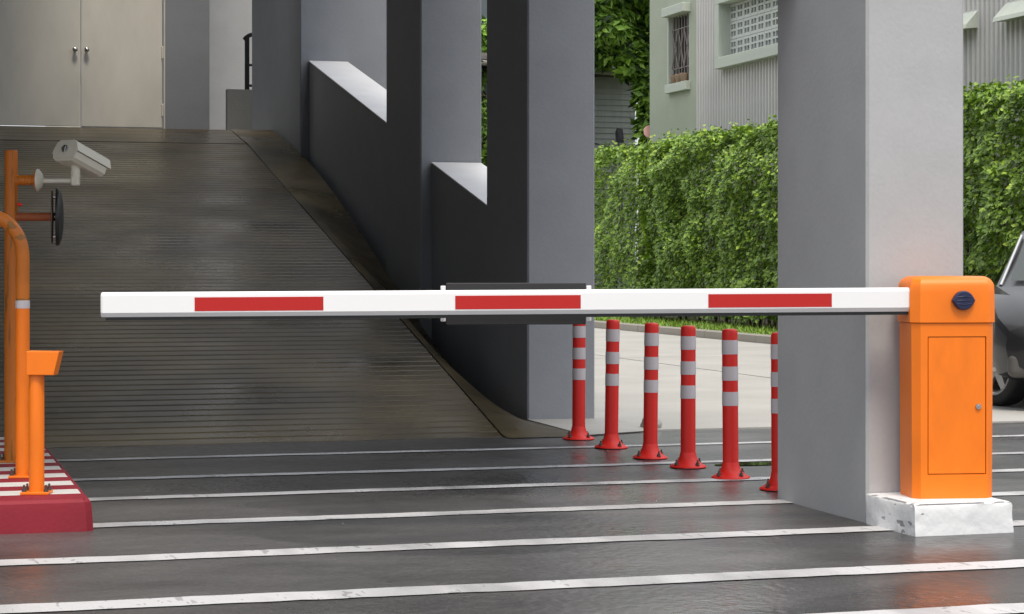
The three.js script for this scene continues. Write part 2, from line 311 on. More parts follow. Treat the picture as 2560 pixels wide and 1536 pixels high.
{ // wall with the double door at the head of the ramp
  const t = thing('door_wall', 'grey wall closing the head of the ramp beside the pale double doors', 'wall');
  part('wall', box(3.107, 3.635, H2 - 0.02, ROOF - 0.004, Z2 - 0.25, Z2 - 0.001, 1), shadedPaint, t);
  part('wall', box(-0.91, -0.2, H2 - 0.02, ROOF - 0.004, Z2 - 0.25, Z2 - 0.001, 1), shadedPaint, t);
  part('lintel', box(-0.19, 3.10, H2 + 2.35, ROOF - 0.004, Z2 - 0.25, Z2 - 0.001, 1), shadedPaint, t);
  const doorMat = mat(0.72, 0.70, 0.64, 0.5, { map: grimeMap });
  const d = thing('double_door', 'pale cream double doors with steel knobs at the head of the ramp', 'door', [2.112, H2, Z2 - 0.06]);
  const leafW = 0.955;
  for (const s of [-1, 1]) {
    const leaf = part('door_leaf', rbox(leafW, 2.28, 0.05, 0.006), doorMat, d); leaf.position.set(s * (leafW / 2 + 0.006), 1.15, 0);
    const knob = part('knob', new THREE.SphereGeometry(0.032, 18, 12).scale(1, 1, 0.8), steel, leaf); knob.position.set(-s * (leafW / 2 - 0.062), -0.235, 0.075);
    const stem = part('knob_stem', rod([0, 0, 0], [0, 0, 0.06], 0.016, 12), steel, leaf); stem.position.set(-s * (leafW / 2 - 0.062), -0.235, 0.02);
    for (const y of [-0.93, -0.24, 0.8]) { const h = part('hinge', rbox(0.03, 0.15, 0.03, 0.008), doorMat, leaf); h.position.set(s * (leafW / 2 + 0.004), y, 0.026); }
  }
  part('door_frame', box(0.978, 0.993, -0.005, 2.34, -0.1, 0.058, 1), doorMat, d);
  part('door_frame', box(-0.993, -0.978, -0.005, 2.34, -0.1, 0.058, 1), doorMat, d);
  part('door_frame', box(-0.993, 0.993, 2.31, 2.343, -0.098, 0.056, 1), doorMat, d);
  const t2 = thing('cupboard_panel', 'plain cream panel next to the double doors', 'panel', [0.44, H2, Z2 - 0.06]);
  part('panel', rbox(1.3, 2.34, 0.06, 0.006).translate(0, 1.17, 0), doorMat, t2);
}
{ // landing behind the pier: back wall, low wall, handrail
  const b = new THREE.Mesh(box(2.6, 6.6, H2 - 0.02, ROOF - 0.004, -31.2, -30.95, 1), litPaint); b.name = 'back_wall'; scene.add(b);  // lighter copy of the grey paint makes up for missing sky light
  tag(b, 'skylit grey wall behind the black handrail on the upper landing', 'wall');
  const l = new THREE.Mesh(box(4.30, 6.5, H2 - 0.02, 3.5, -28.35, -28.2, 1), bareConcrete); l.name = 'landing_wall'; scene.add(l);
  tag(l, 'low bare concrete wall carrying the handrail on the upper landing', 'wall');
  const h = thing('handrail', 'black metal handrail on top of the low landing wall', 'railing', [4.55, 3.5, -28.28]);
  for (const x of [0, 0.9, 1.8]) part('post', rbox(0.06, 0.72, 0.05, 0.008).translate(x + 0.03, 0.36, 0), blackMat, h);
  for (const y of [0.06, 0.34]) part('rail', rod([0.06, y, 0], [1.86, y, 0], 0.018), blackMat, h);
  part('top_rail', tube([[-0.01, 0.68, 0], [0.06, 0.74, 0], [0.3, 0.77, 0], [1.88, 0.78, 0]], 0.03), blackMat, h);
}

// ------------------------------------------------------------------ bollards
{
  const root = new THREE.Group();
  const hT = 0.8, R = 0.0425;
  part('tube', lathe([[R + 0.002, 0.045], [R, 0.09], [R - 0.0005, hT - 0.03], [R - 0.001, hT - 0.012], [R - 0.006, hT - 0.004], [R - 0.016, hT], [0.0001, hT]]), bollardRed, root);
  part('base', lathe([[0.104, 0.001], [0.104, 0.007], [0.085, 0.016], [0.064, 0.032], [0.051, 0.052], [0.046, 0.072], [0.0435, 0.085]], 36), bollardRed, root);
  for (const [a, b] of [[0.074, 0.17], [0.251, 0.346], [0.421, 0.515]]) part('reflective_band', lathe([[R - 0.001, hT * (1 - b)], [R + 0.0014, hT * (1 - b) + 0.001], [R + 0.0012, hT * (1 - a) - 0.001], [R - 0.001, hT * (1 - a)]]), bollardWhite, root);
  for (let k = 0; k < 4; k++) {
    const a = k * Math.PI / 2 + 0.55, b = part('bolt', merge([rod([0, 0.0, 0], [0, 0.038, 0], 0.005, 8), rod([0, 0.012, 0], [0, 0.024, 0], 0.010, 6), lathe([[0.0001, 0.0125], [0.014, 0.0125], [0.014, 0.009]], 12)]), darkSteel, root);
    b.position.set(0.084 * Math.sin(a), 0.008, 0.084 * Math.cos(a));
  }
  const L = ['red and white striped bollard beside the pillar at the ramp foot', 'second red and white bollard counted from the ramp pillar', 'third red and white bollard counted from the ramp pillar', 'fourth red and white bollard counted from the ramp pillar', 'fifth red and white bollard counted from the ramp pillar', 'red and white bollard beside the pillar with the barrier cabinet'];
  [[4.302, -13.07, 0.9, 0.3], [4.296, -12.40, 0.2, 0.8], [4.290, -11.68, 0, 0.7], [4.305, -11.10, 0, 0.1], [4.310, -10.48, 0, -0.4], [4.335, -9.885, 0, -0.3]].forEach(([x, z, turn, lean], i) => {
    const o = i ? root.clone() : root; o.name = numbered('bollard'); o.position.set(x, 0.004, z); o.rotation.set(0, turn * 0.3 + YAW * -1 + i * 0.02, -lean * Math.PI / 180);
    o.userData = {}; tag(o, L[i], 'bollard', 'red bollards in a row between the pillars'); scene.add(o);
  });
}

// ------------------------------------------------------------------ barrier
{
  { // plinth
    const N = 14, loopAt = (y, k) => {
      const X0 = 4.145, X1 = 4.61, Z0 = -8.503, Z1 = -8.04, r = 0.012, c = [[X0, Z1, 1], [X1, Z1, 1], [X1, Z0, 0], [X0, Z0, 0]], out = [];
      for (let i = 0; i < 4; i++) { const [ax, az, af] = c[i], [bx, bz, bf] = c[(i + 1) % 4]; for (let q = 0; q < N; q++) { const t = q / N, x = ax + (bx - ax) * t, z = az + (bz - az) * t, f = (z > Z0 + 0.01) ? 1 : 0; const w = 0.012 * (noise2(x * 14 + y * 20, z * 14 + y * 31, 8) - 0.5) + k; const nx = i === 1 ? 1 : i === 3 ? -1 : 0, nz = i === 0 ? 1 : 0; out.push([x + nx * w * f, y + (k < -0.004 ? 0 : 0), z + nz * w * f]); } }
      return out;
    };
    const loops = []; for (const [y, k] of [[-0.02, 0.006], [0.0, 0.006], [0.03, 0.002], [0.06, 0], [0.09, -0.001], [0.118, -0.002], [0.128, -0.005], [0.134, -0.014]]) loops.push(loopAt(y, k));
    const o = new THREE.Mesh(loft(loops, 0.7), whitePlinth); o.name = 'plinth'; scene.add(o); tag(o, 'chipped white concrete plinth under the orange barrier cabinet', 'plinth');
  }
  const TB = -YAW + 6 * Math.PI / 180;
  const t = thing('barrier_gate', 'orange car park barrier with long white boom and red stripes', 'barrier', spot(1.745, 9.10, 0.134), TB);
  // local x along the boom (right), z towards the viewer; the front face lies at z = 0, its left edge at x = 0
  const W = 0.358, D = 0.235, ch = 0.03;
  const ring = (y, gx, gz) => { const x0 = -gx, x1 = W + gx, z1 = gz, z0 = -D - gz, c = ch + gx * 0.5; return [[x0 + c, y, z1], [x1 - c, y, z1], [x1, y, z1 - c], [x1, y, z0 + c], [x1 - c, y, z0], [x0 + c, y, z0], [x0, y, z0 + c], [x0, y, z1 - c]]; };
  let bodyG = loft([ring(0, 0, 0), ring(0.762, 0.004, 0.003)], 0.3);
  const dx0 = 0.06, dx1 = 0.322, dy0 = 0.105, dy1 = 0.705;
  const A = new Brush(bodyG), Bq = new Brush(box(dx0, dx1, dy0, dy1, -0.02, 0.05, 1)); A.updateMatrixWorld(); Bq.updateMatrixWorld();
  const ev = new Evaluator(); ev.useGroups = false; ev.attributes = ['position', 'normal', 'uv'];
  bodyG = ev.evaluate(A, Bq, SUBTRACTION).geometry;
  part('cabinet', bodyG, orange, t);
  const door = part('access_door', rbox(dx1 - dx0 - 0.007, dy1 - dy0 - 0.007, 0.018, 0.002).translate((dx0 + dx1) / 2, (dy0 + dy1) / 2, -0.0085), orange, t);
  const lock = part('lock', merge([new THREE.CylinderGeometry(0.012, 0.013, 0.008, 20).rotateX(Math.PI / 2), rbox(0.005, 0.014, 0.01, 0.001).translate(0, 0, 0.003)]), steel, door); lock.position.set(0.286, 0.40, 0.004);
  // cap with rounded shoulders
  const cap = [[0.764, 0.006, 0.006], [0.766, 0.011, 0.010], [0.80, 0.011, 0.010], [0.895, 0.010, 0.009]];
  for (let k = 1; k <= 7; k++) { const a = k / 7 * Math.PI / 2; cap.push([0.915 + 0.052 * Math.sin(a), 0.010 - 0.05 * (1 - Math.cos(a)), 0.009 - 0.05 * (1 - Math.cos(a))]); }
  part('cap', loft(cap.map(c => ring(...c)), 0.5), orange, t);
  { // dark blue beacon lens on the cap
    const s = new THREE.Shape(); s.moveTo(-0.052, 0); s.bezierCurveTo(-0.044, 0.012, -0.034, 0.042, 0, 0.042); s.bezierCurveTo(0.034, 0.042, 0.044, 0.012, 0.052, 0); s.bezierCurveTo(0.044, -0.012, 0.034, -0.042, 0, -0.042); s.bezierCurveTo(-0.034, -0.042, -0.044, -0.012, -0.052, 0);
    const g = new THREE.ExtrudeGeometry(s, { depth: 0.008, bevelEnabled: true, bevelSize: 0.006, bevelThickness: 0.012, bevelSegments: 5, bevelOffset: -0.006, curveSegments: 14 });
    const lens = part('lens', g, mat(0.012, 0.017, 0.06, 0.3), t); lens.position.set(0.214, 0.862, 0.012);
    for (const y of [0.014, 0, -0.014]) part('rib', tube([[-0.034, y * 1.0, 0.019], [0, y * 1.25, 0.0225], [0.034, y * 1.0, 0.019]], 0.002, 10, 6), lens.material, lens);
  }
  // boom
  const by = 0.865, bz = -0.075, b0 = -3.475, hh = 0.052, hd = 0.04;
  const boom = new THREE.Group(); boom.name = 'boom'; boom.position.set(0, by, bz); boom.rotation.z = 0.26 * Math.PI / 180; t.add(boom);
  const prof = [[-hd + 0.014, hh], [hd - 0.014, hh], [hd, hh - 0.014], [hd, -hh + 0.018], [hd - 0.014, -hh], [-hd + 0.014, -hh], [-hd, -hh + 0.018], [-hd, hh - 0.014]];
  const lp = x => prof.map(([z, y]) => [x, y, z]).reverse();
  part('beam', loft([lp(b0), lp(0.06)], 0.3), boomWhite, boom);
  part('rubber_edge', box(b0 + 0.014, -0.002, -hh - 0.014, -hh - 0.0002, -0.022, 0.024), rubber, boom);
  for (const [a, b] of [[-3.092, -2.553], [-1.994, -1.455], [-0.90, -0.356]]) part('red_stripe', box(a, b, -0.029, 0.029, hd - 0.003, hd + 0.0012), boomRed, boom);
  part('end_cap', loft([lp(b0 - 0.006).map(p => [p[0], p[1] * 0.93, p[2] * 0.93]), lp(b0 - 0.0005).map(p => [p[0], p[1] * 1.02, p[2] * 1.02])], 0.3), boomWhite, boom);
}
{ // dark board behind the boom
  const s = thing('sign_board', 'dark rectangular board held behind the white boom by pale brackets', 'board', spot(0.018, 9.135, 0.89), -YAW + 6 * Math.PI / 180);
  part('panel', rbox(0.612, 0.182, 0.012, 0.003).translate(0, 0.091, 0), mat(0.022, 0.022, 0.024, 0.5), s);
  for (const sx of [-1, 1]) part('bracket', merge([rbox(0.022, 0.155, 0.016, 0.003).translate(sx * 0.319, 0.092, 0), rbox(0.016, 0.03, 0.055, 0.003).translate(sx * 0.319, 0.075, 0.03)]), boomWhite, s);
}

// ------------------------------------------------------------------ striped island and its posts
{
  const t = thing('traffic_island', 'raised red kerb island with white stripes on its top', 'island');
  const X0 = -0.45, X1 = 0.815, ZA = -9.21, ZB = -12.6, top = 0.143, c = 0.03;
  const l = (y, k) => [[X0 - k, y, ZA + k], [X1 - c + k, y, ZA + k], [X1 + k, y, ZA - c + k], [X1 + k, y, ZB - k], [X0 - k, y, ZB - k]].map(([x, yy, z]) => [x, yy, z]);
  part('kerb', loft([l(-0.02, 0.012), l(0.1, 0.004), l(0.125, 0), l(top - 0.004, -0.012)], 0.5), kerbRed, t);
  let k = 0;
  for (let z = ZA - 0.018; z > ZB + 0.1; z -= 0.186) {
    const white = k % 2 === 1, g = rbox(X1 - X0 - 0.04, 0.012, 0.182, 0.004).translate((X0 + X1) / 2 - 0.006, top - 0.006, z - 0.091);
    part('stripe', metreUV(g, 1), white ? kerbWhite : kerbRed, t); k++;
  }
}
function flange(parent, r, m, h = 0.012) {
  part('base_plate', rbox(r * 2, h, r * 1.6, 0.003).translate(0, h / 2, 0), m, parent);
  for (const sx of [-1, 1]) for (const sz of [-1, 1]) part('bolt', merge([rod([0, h, 0], [0, h + 0.03, 0], 0.005, 8), rod([0, h, 0], [0, h + 0.012, 0], 0.011, 6)]).translate(sx * r * 0.78, 0, sz * r * 0.5), darkSteel, parent);
}
const TOPI = 0.1435;
{ // ticket post
  const t = thing('ticket_post', 'short orange post with a slanted box head on the island', 'ticket post', spot(-2.09, 9.22, TOPI), -YAW);
  part('post', lathe([[0.0335, 0.006], [0.0335, 0.60], [0.0001, 0.60]], 24), orange, t);
  flange(t, 0.062, orange);
  const s = new THREE.Shape(); s.moveTo(-0.031, -0.048); s.lineTo(0.082, -0.048); s.lineTo(0.106, 0.049); s.lineTo(-0.031, 0.051); s.closePath();
  const g = new THREE.ExtrudeGeometry(s, { depth: 0.09, bevelEnabled: true, bevelSize: 0.003, bevelThickness: 0.003, bevelSegments: 2 }); g.translate(0, 0.575, -0.045);
  part('head', g, orange, t);
}
{ // hoop barrier
  const t = thing('hoop_guard', 'bent orange pipe hoop with a white tape band on the island', 'hoop', spot(-2.315, 9.92, TOPI), -YAW);
  const arc = []; for (let k = 0; k <= 8; k++) { const a = k / 8 * Math.PI / 2; arc.push([-0.17 + 0.17 * Math.cos(a), 1.05 + 0.19 * Math.sin(a), 0]); }
  part('pipe', tube([[0, 0.838, 0], [0, 0.95, 0], ...arc, [-0.3, 1.242, 0], [-0.42, 1.242, 0], [-0.54, 1.19, 0], [-0.6, 1.07, 0], [-0.6, 0.6, 0], [-0.6, 0.0, 0]], 0.032, 90, 18), orangeOld, t);
  part('tape_band', lathe([[0.0325, 0.80], [0.034, 0.802], [0.034, 0.836], [0.0325, 0.838]], 20), bollardWhite, t);
  part('lower_pipe', lathe([[0.033, 0.004], [0.033, 0.80]], 20), orange, t);
  flange(t, 0.058, orange);
}
{ // camera pole with arm and mirror arm
  const t = thing('camera_pole', 'tall orange pole carrying the camera and the round mirror', 'pole', spot(-2.553, 10.69, TOPI), -YAW);
  part('pole', lathe([[0.0345, 0.004], [0.0335, 1.585], [0.03, 1.59], [0.0001, 1.59]], 22), orangeOld, t);
  part('camera_arm', rod([0.02, 1.437, 0], [0.128, 1.437, 0], 0.026, 16), orangeOld, t);
  part('arm_plate', rod([0.126, 1.437, 0], [0.133, 1.437, 0], 0.055, 20), orangeOld, t);
  part('mirror_arm', rod([0.02, 1.25, 0], [0.222, 1.25, 0], 0.022, 14), rustyArm, t);
  part('bolt', rod([0.02, 1.313, 0], [0.055, 1.313, 0], 0.008, 8), bollardRed, t);
  flange(t, 0.06, orangeOld);

  const c = thing('security_camera', 'cream box security camera on a short bracket above the round mirror', 'camera', spot(-2.42, 10.69, TOPI + 1.437), -YAW);
  part('wall_plate', lathe([[0.058, 0], [0.056, 0.008], [0.035, 0.024], [0.018, 0.03], [0.0001, 0.03]], 24).rotateZ(-Math.PI / 2), cream, c);
  part('bracket', merge([rod([0.02, -0.004, 0], [0.19, -0.004, 0], 0.0125, 14), rbox(0.042, 0.05, 0.045, 0.01).translate(0.195, -0.004, 0), rod([0.195, 0.01, 0], [0.195, 0.085, -0.005], 0.024, 16)]), cream, c);
  const hd = new THREE.Group(); hd.name = 'housing'; c.add(hd);
  const fwd = new THREE.Vector3(0.14, -0.095, -0.25).normalize(), right = new THREE.Vector3(0, 1, 0).cross(fwd).multiplyScalar(-1).normalize(), up = right.clone().cross(fwd).normalize();
  const M = new THREE.Matrix4().makeBasis(right, up, fwd.clone().negate()); hd.setRotationFromMatrix(M); hd.position.set(0.158, 0.15, 0.06); hd.scale.set(1.15, 1.1, 0.86);
  const lowP = [[-0.066, -0.008], [-0.062, -0.038], [-0.045, -0.052], [0.045, -0.052], [0.062, -0.038], [0.066, -0.008]], upP = [[0.072, -0.004], [0.056, 0.038], [0.038, 0.05], [-0.038, 0.05], [-0.056, 0.038], [-0.072, -0.004]];
  const ext = (P, z0, z1, k = 1) => loft([P.map(([x, y]) => [x * k, y * k, z1]), P.map(([x, y]) => [x * k, y * k, z0])].reverse(), 0.4);
  part('lower_shell', ext(lowP, -0.28, 0), cream, hd);
  part('sunshield', ext(upP, -0.31, 0.002), cream, hd);
  part('back_plate', ext([[-0.06, -0.04], [0.06, -0.04], [0.066, 0], [0.046, 0.036], [-0.046, 0.036], [-0.066, 0]], 0.001, 0.006), cream, hd);
  part('key_lock', merge([new THREE.CylinderGeometry(0.016, 0.018, 0.012, 18).rotateX(Math.PI / 2).translate(0, 0.006, 0.01), rbox(0.014, 0.03, 0.008, 0.002).translate(0, 0.0, 0.017)]), steel, hd);
  part('side_knob', new THREE.SphereGeometry(0.012, 12, 8).translate(-0.074, -0.006, -0.02), cream, hd);

  const m = thing('convex_mirror', 'black round convex mirror seen edge on, mounted on the rusty arm', 'mirror', spot(-2.33, 10.69, TOPI + 1.25), -YAW + 0.195);
  const rot = g => g.rotateZ(-Math.PI / 2);
  part('shell', rot(lathe([[0.0001, 0.044], [0.06, 0.042], [0.11, 0.035], [0.140, 0.024], [0.147, 0.016], [0.147, 0.006], [0.138, 0.004], [0.0001, 0.004]], 48)), blackMat, m);
  part('back_plate', rot(lathe([[0.0001, -0.018], [0.134, -0.018], [0.136, -0.014], [0.134, -0.010], [0.0001, -0.010]], 40)), darkSteel, m);
  for (const y of [0.1, 0, -0.1]) part('spacer', rod([-0.011, y, 0.0], [0.006, y, 0], 0.009, 8), steel, m);
}

// ------------------------------------------------------------------ verge, kerb, hedge
{
  const k = structure('kerb');
  for (let z = -20; z > -58; z -= 1.0) part('kerb_stone', metreUV(loft((() => { const a = rr(-0.006, 0.006), l = zz => [[11.88 + a, -0.1, zz], [12.05 + a, -0.1, zz], [12.05 + a, 0.125, zz], [11.93 + a, 0.125, zz], [11.90 + a, 0.11, zz]]; return [l(z), l(z - 0.985)]; })(), 0.3), 1.3), mat(0.30, 0.28, 0.24, 0.85, { map: concretePave.map }), k);
  structure('verge', box(12.052, 16, -0.1, 0.1, -60, -19, 1), mat(0.05, 0.055, 0.02, 0.95));
}
function leafGeo(w, l) {
  const g = new THREE.BufferGeometry();
  g.setAttribute('position', new THREE.Float32BufferAttribute([0, 0, 0, -w / 2, l * 0.45, 0.12 * w, 0, l * 0.5, -0.1 * w, w / 2, l * 0.45, 0.12 * w, 0, l, 0.1 * l], 3));
  g.setIndex([0, 2, 1, 0, 3, 2, 1, 2, 4, 2, 3, 4]); g.computeVertexNormals(); return g;
}
const leafMat = new THREE.MeshPhysicalMaterial({ color: 0xffffff, roughness: 0.55, transmission: 0.35, thickness: 0, side: THREE.DoubleSide });
const dummy = new THREE.Object3D(), V = new THREE.Vector3();
function leaves(name, geo, count, place, colour, parent) {
  const im = new THREE.InstancedMesh(geo, leafMat, count); im.name = name; im.userData.kind = 'stuff';
  const col = new THREE.Color();
  for (let i = 0; i < count; i++) {
    const p = place(i);                                            // [x,y,z, nx,ny,nz, scale]
    dummy.position.set(p[0], p[1], p[2]); V.set(p[3], p[4], p[5]).normalize();
    dummy.up.set(rr(-1, 1), rr(-1, 1), rr(-1, 1)); dummy.lookAt(p[0] + V.x, p[1] + V.y, p[2] + V.z); dummy.rotateZ(rr(0, 6.28));
    dummy.scale.setScalar(p[6]); dummy.updateMatrix(); im.setMatrixAt(i, dummy.matrix); im.setColorAt(i, colour(col, p));
  }
  parent.add(im); return im;
}
const hedgeCol = (c, p) => { const r = rnd(); const k = rr(0.75, 1.25); return r < 0.14 ? c.setRGB(0.40 * k, 0.56 * k, 0.045 * k) : r < 0.75 ? c.setRGB(0.22 * k, 0.37 * k, 0.025 * k) : c.setRGB(0.11 * k, 0.20 * k, 0.018 * k); };
const clump = (z, y) => 0.62 * (noise2(z * 1.3, y * 1.5, 61) - 0.5) + 0.30 * (noise2(z * 4.2, y * 4.6, 62) - 0.5);
function hedge(z0, z1, top, n, label) {                            // from z0 (far) to z1 (near); the face looks to -x
  const t = thing('hedge', label, 'hedge', [13.03, 0.1, (z0 + z1) / 2], 0, 'clipped hedges along the driveway');
  const zc = (z0 + z1) / 2, L = z1 - z0, T = top - 0.1;
  const stems = []; for (let z = -L / 2 + 0.2; z < L / 2; z += 0.3) { const x = rr(0.4, 0.7), a = rr(-0.3, 0.3), y = rr(0.5, 1.2); stems.push(rod([x, -0.02, z], [x + a * 0.3, y, z + a * 0.4], 0.022, 6, 0.015), rod([x + a * 0.3, y, z + a * 0.4], [x - 0.2, T * rr(0.75, 0.95), z + rr(-0.3, 0.3)], 0.015, 5, 0.006), rod([x + a * 0.3, y, z + a * 0.4], [x + 0.2, T * rr(0.75, 0.95), z + rr(-0.3, 0.3)], 0.015, 5, 0.006)); }
  part('stems', merge(stems), mat(0.11, 0.085, 0.06, 0.9), t);
  leaves('foliage', leafGeo(0.052, 0.085), n, () => {
    const q = rnd(); let x, y, z, nx, ny, nz;
    const ttop = z => T + 0.10 * (noise2(z * 2.2, 3, 66) - 0.5) + 0.10 * (noise2(z * 7, 9, 67) - 0.5);
    if (q < 0.70) { z = rr(-L / 2, L / 2); y = rr(0.05, 1) * ttop(z + zc); x = clump(z + zc, y) + (rnd() < 0.3 ? 0.7 * rnd() : 0.16 * rnd() * rnd()); nx = -1; ny = 0.9; nz = 0.25; }
    else if (q < 0.92) { z = rr(-L / 2, L / 2); x = rr(0, 1); y = ttop(z + zc) + clump(z + zc, x * 3) * 0.5 - 0.1 * rnd() + (rnd() < 0.06 ? rr(0, 0.18) : 0); nx = -0.3; ny = 1; nz = 0; }
    else { z = (rnd() < 0.5 ? -1 : 1) * L / 2; y = rr(0.05, 1) * T; x = rr(0, 1); nz = Math.sign(z); z += clump(x * 2, y) - 0.1 * nz * rnd(); nx = -0.2; ny = 0.5; }
    return [x, y, z, nx + rr(-0.8, 0.8), ny + rr(-0.8, 0.8), nz + rr(-0.8, 0.8), rr(0.7, 1.25)];
  }, hedgeCol, t);
}
hedge(-35.78, -19.5, 3.28, 115000, 'long clipped green hedge in front of the corrugated wall');
hedge(-52, -36.0, 3.28, 60000, 'clipped green hedge beyond the dark gap, in front of the shed');
{
  const im = new THREE.Group();
  const bladeG = leafGeo(0.02, 0.13);
  const grass = leaves('grass', bladeG, 30000, () => { const z = rr(-52, -20), x = 12.04 + 1.1 * rnd(); return [x, 0.09, z, rr(-1, 1), rr(0.2, 0.9), rr(-1, 1), rr(0.5, 1.2)]; }, c => { const k = rr(0.7, 1.3); return c.setRGB(0.27 * k, 0.44 * k, 0.05 * k); }, scene);
  tag(grass, 'bright grass strip between the kerb and the hedge', 'grass');
}

// ------------------------------------------------------------------ neighbouring buildings
const greenPlaster = mat(0.36, 0.395, 0.315, 0.75, { map: plasterMap, bumpMap: plasterBump, bumpScale: 0.004 });
const greenTrim = mat(0.47, 0.51, 0.45, 0.7, { map: plasterMap });
const sheetMat = mat(0.60, 0.585, 0.57, 0.55, { map: dataTex(256, 512, (u, v) => { const a = fbm(u * 24, v * 3, 24, 3, 4, 131), b = fbm(u * 5, v * 5, 5, 5, 4, 132); return g1(0.72 + 0.22 * a + 0.14 * b); }, true) });
{
  const X = 14.5, t = thing('corrugated_building', 'pale green and grey corrugated building with vents behind the hedge', 'building', [X, 0, -30]);
  const zc = z => z + 30;
  // plastered corner bay (left of the sheeting), with the opening of the barred window cut through
  const s = new THREE.Shape(); s.moveTo(zc(-39.5), -0.1); s.lineTo(zc(-36.95), -0.1); s.lineTo(zc(-36.95), 6.9); s.lineTo(zc(-39.5), 6.9); s.closePath();
  const wz0 = -38.32, wz1 = -37.35, wy0 = 4.62, wy1 = 5.93;
  const hole = new THREE.Path(); hole.moveTo(zc(wz0), wy0); hole.lineTo(zc(wz0), wy1); hole.lineTo(zc(wz1), wy1); hole.lineTo(zc(wz1), wy0); hole.closePath(); s.holes.push(hole);
  const g = new THREE.ExtrudeGeometry(s, { depth: 0.22, bevelEnabled: false }); g.rotateY(-Math.PI / 2); g.translate(0.22, 0, 0);
  part('plaster_wall', metreUV(g, 1.6), greenPlaster, t);
  part('core', box(0.24, 7, -0.1, 6.9, zc(-39.3), zc(-12.2), 2), mat(0.10, 0.10, 0.09, 0.9), t);
  const w = new THREE.Group(); w.name = 'barred_window'; t.add(w);
  part('pane', box(0.15, 0.17, wy0, wy1, zc(wz0), zc(wz1)), mat(0.03, 0.032, 0.032, 0.12), w);
  part('hood', rbox(0.2, 0.17, wz1 - wz0 + 0.2, 0.01).translate(-0.06, wy1 + 0.09, zc((wz0 + wz1) / 2)), greenTrim, w);
  part('sill', rbox(0.14, 0.17, wz1 - wz0 + 0.16, 0.01).translate(-0.03, wy0 - 0.086, zc((wz0 + wz1) / 2)), greenTrim, w);
  part('jamb', rbox(0.1, wy1 - wy0, 0.06, 0.006).translate(0, (wy0 + wy1) / 2, zc(wz0) - 0.025), greenTrim, w);
  const barM = mat(0.22, 0.19, 0.18, 0.6);
  for (let k = 0; k <= 6; k++) { const z = zc(wz0 + (wz1 - wz0) * (k + 0.25) / 6.5); part('bar', rod([0.05, wy0, z], [0.05, wy1, z], 0.013, 6), barM, w); }
  for (let k = 0; k < 3; k++) { const a = zc(wz0 + (wz1 - wz0) * (k) / 3), b = zc(wz0 + (wz1 - wz0) * (k + 1) / 3); part('bar', rod([0.035, wy0 + 0.3, a], [0.035, wy1 - 0.25, b], 0.011, 6), barM, w); part('bar', rod([0.035, wy0 + 0.3, b], [0.035, wy1 - 0.25, a], 0.011, 6), barM, w); }
  for (const y of [wy0 + 0.3, wy1 - 0.25]) part('bar', rod([0.05, y, zc(wz0)], [0.05, y, zc(wz1)], 0.012, 6), barM, w);
  for (let k = 0; k < 3; k++) part('flower_pot', lathe([[0.0001, 0], [0.07, 0], [0.095, 0.15], [0.1, 0.16], [0.085, 0.16], [0.08, 0.13], [0.0001, 0.13]], 14).translate(-0.02, wy0, zc(wz0 + 0.28 + k * 0.26)), mat(0.30, 0.21, 0.15, 0.8), w);
  // corrugated sheets, one mesh per sheet of 1.04 m
  const vent = { z0: -35.62, z1: -31.2, y0: 4.78, y1: 5.95 };
  const corr = (za, zb, ya, yb) => {
    const n = Math.round((zb - za) / 0.13), pos = [], idx = [];
    let q = 0; const per = (zb - za) / n;
    for (let k = 0; k < n; k++) for (const [f, d] of [[0, 0], [0.16, 0], [0.3, -0.03], [0.62, -0.03], [0.78, 0], [1, 0]]) { const z = za + (k + f) * per; pos.push(d + 0.01, ya, zc(z), d + 0.01, yb, zc(z)); if (q) { const a = 2 * q; idx.push(a - 2, a, a - 1, a, a + 1, a - 1); } q++; }
    const g = new THREE.BufferGeometry(); g.setAttribute('position', new THREE.Float32BufferAttribute(pos, 3)); g.setIndex(idx);
    return metreUV(toCreasedNormals(g.toNonIndexed(), 0.2), 2);
  };
  const sm2 = sheetMat.clone(); sm2.side = THREE.DoubleSide;
  for (let z = -36.94; z < -13; z += 1.04) {
    const z1 = z + 1.036, over = z1 > vent.z0 && z < vent.z1;
    if (!over) part('corrugated_sheet', corr(z, z1, -0.05, 6.9), sm2, t);
    else { part('corrugated_sheet', corr(z, z1, -0.05, vent.y0 - 0.1), sm2, t); part('corrugated_sheet', corr(z, z1, vent.y1 + 0.05, 6.9), sm2, t); if (z < vent.z0) part('corrugated_sheet', corr(z, vent.z0 - 0.02, vent.y0 - 0.1, vent.y1 + 0.05), sm2, t); }
  }
  // vent of pierced blocks
  const v = new THREE.Group(); v.name = 'vent'; t.add(v);
  const fw = 0.2, vz0 = zc(vent.z0), vz1 = zc(vent.z1);
  part('frame', rbox(0.26, fw, vz1 - vz0, 0.01).translate(-0.05, vent.y0, (vz0 + vz1) / 2), greenTrim, v);
  part('frame', rbox(0.26, fw, vz1 - vz0, 0.01).translate(-0.05, vent.y1, (vz0 + vz1) / 2), greenTrim, v);
  part('frame', rbox(0.255, vent.y1 - vent.y0 - fw, 0.2, 0.008).translate(-0.05, (vent.y0 + vent.y1) / 2, vz0 + 0.1), greenTrim, v);
  const bh = 0.322, bw = 0.315, bs = new THREE.Shape(); bs.moveTo(0, 0); bs.lineTo(bw - 0.008, 0); bs.lineTo(bw - 0.008, bh - 0.008); bs.lineTo(0, bh - 0.008); bs.closePath();
  for (const a of [0, 1]) for (const b of [0, 1]) { const x = 0.04 + a * 0.125, y = 0.055 + b * 0.125, h = new THREE.Path(); h.moveTo(x, y); h.lineTo(x, y + 0.09); h.lineTo(x + 0.1, y + 0.09); h.lineTo(x + 0.1, y); h.closePath(); bs.holes.push(h); }
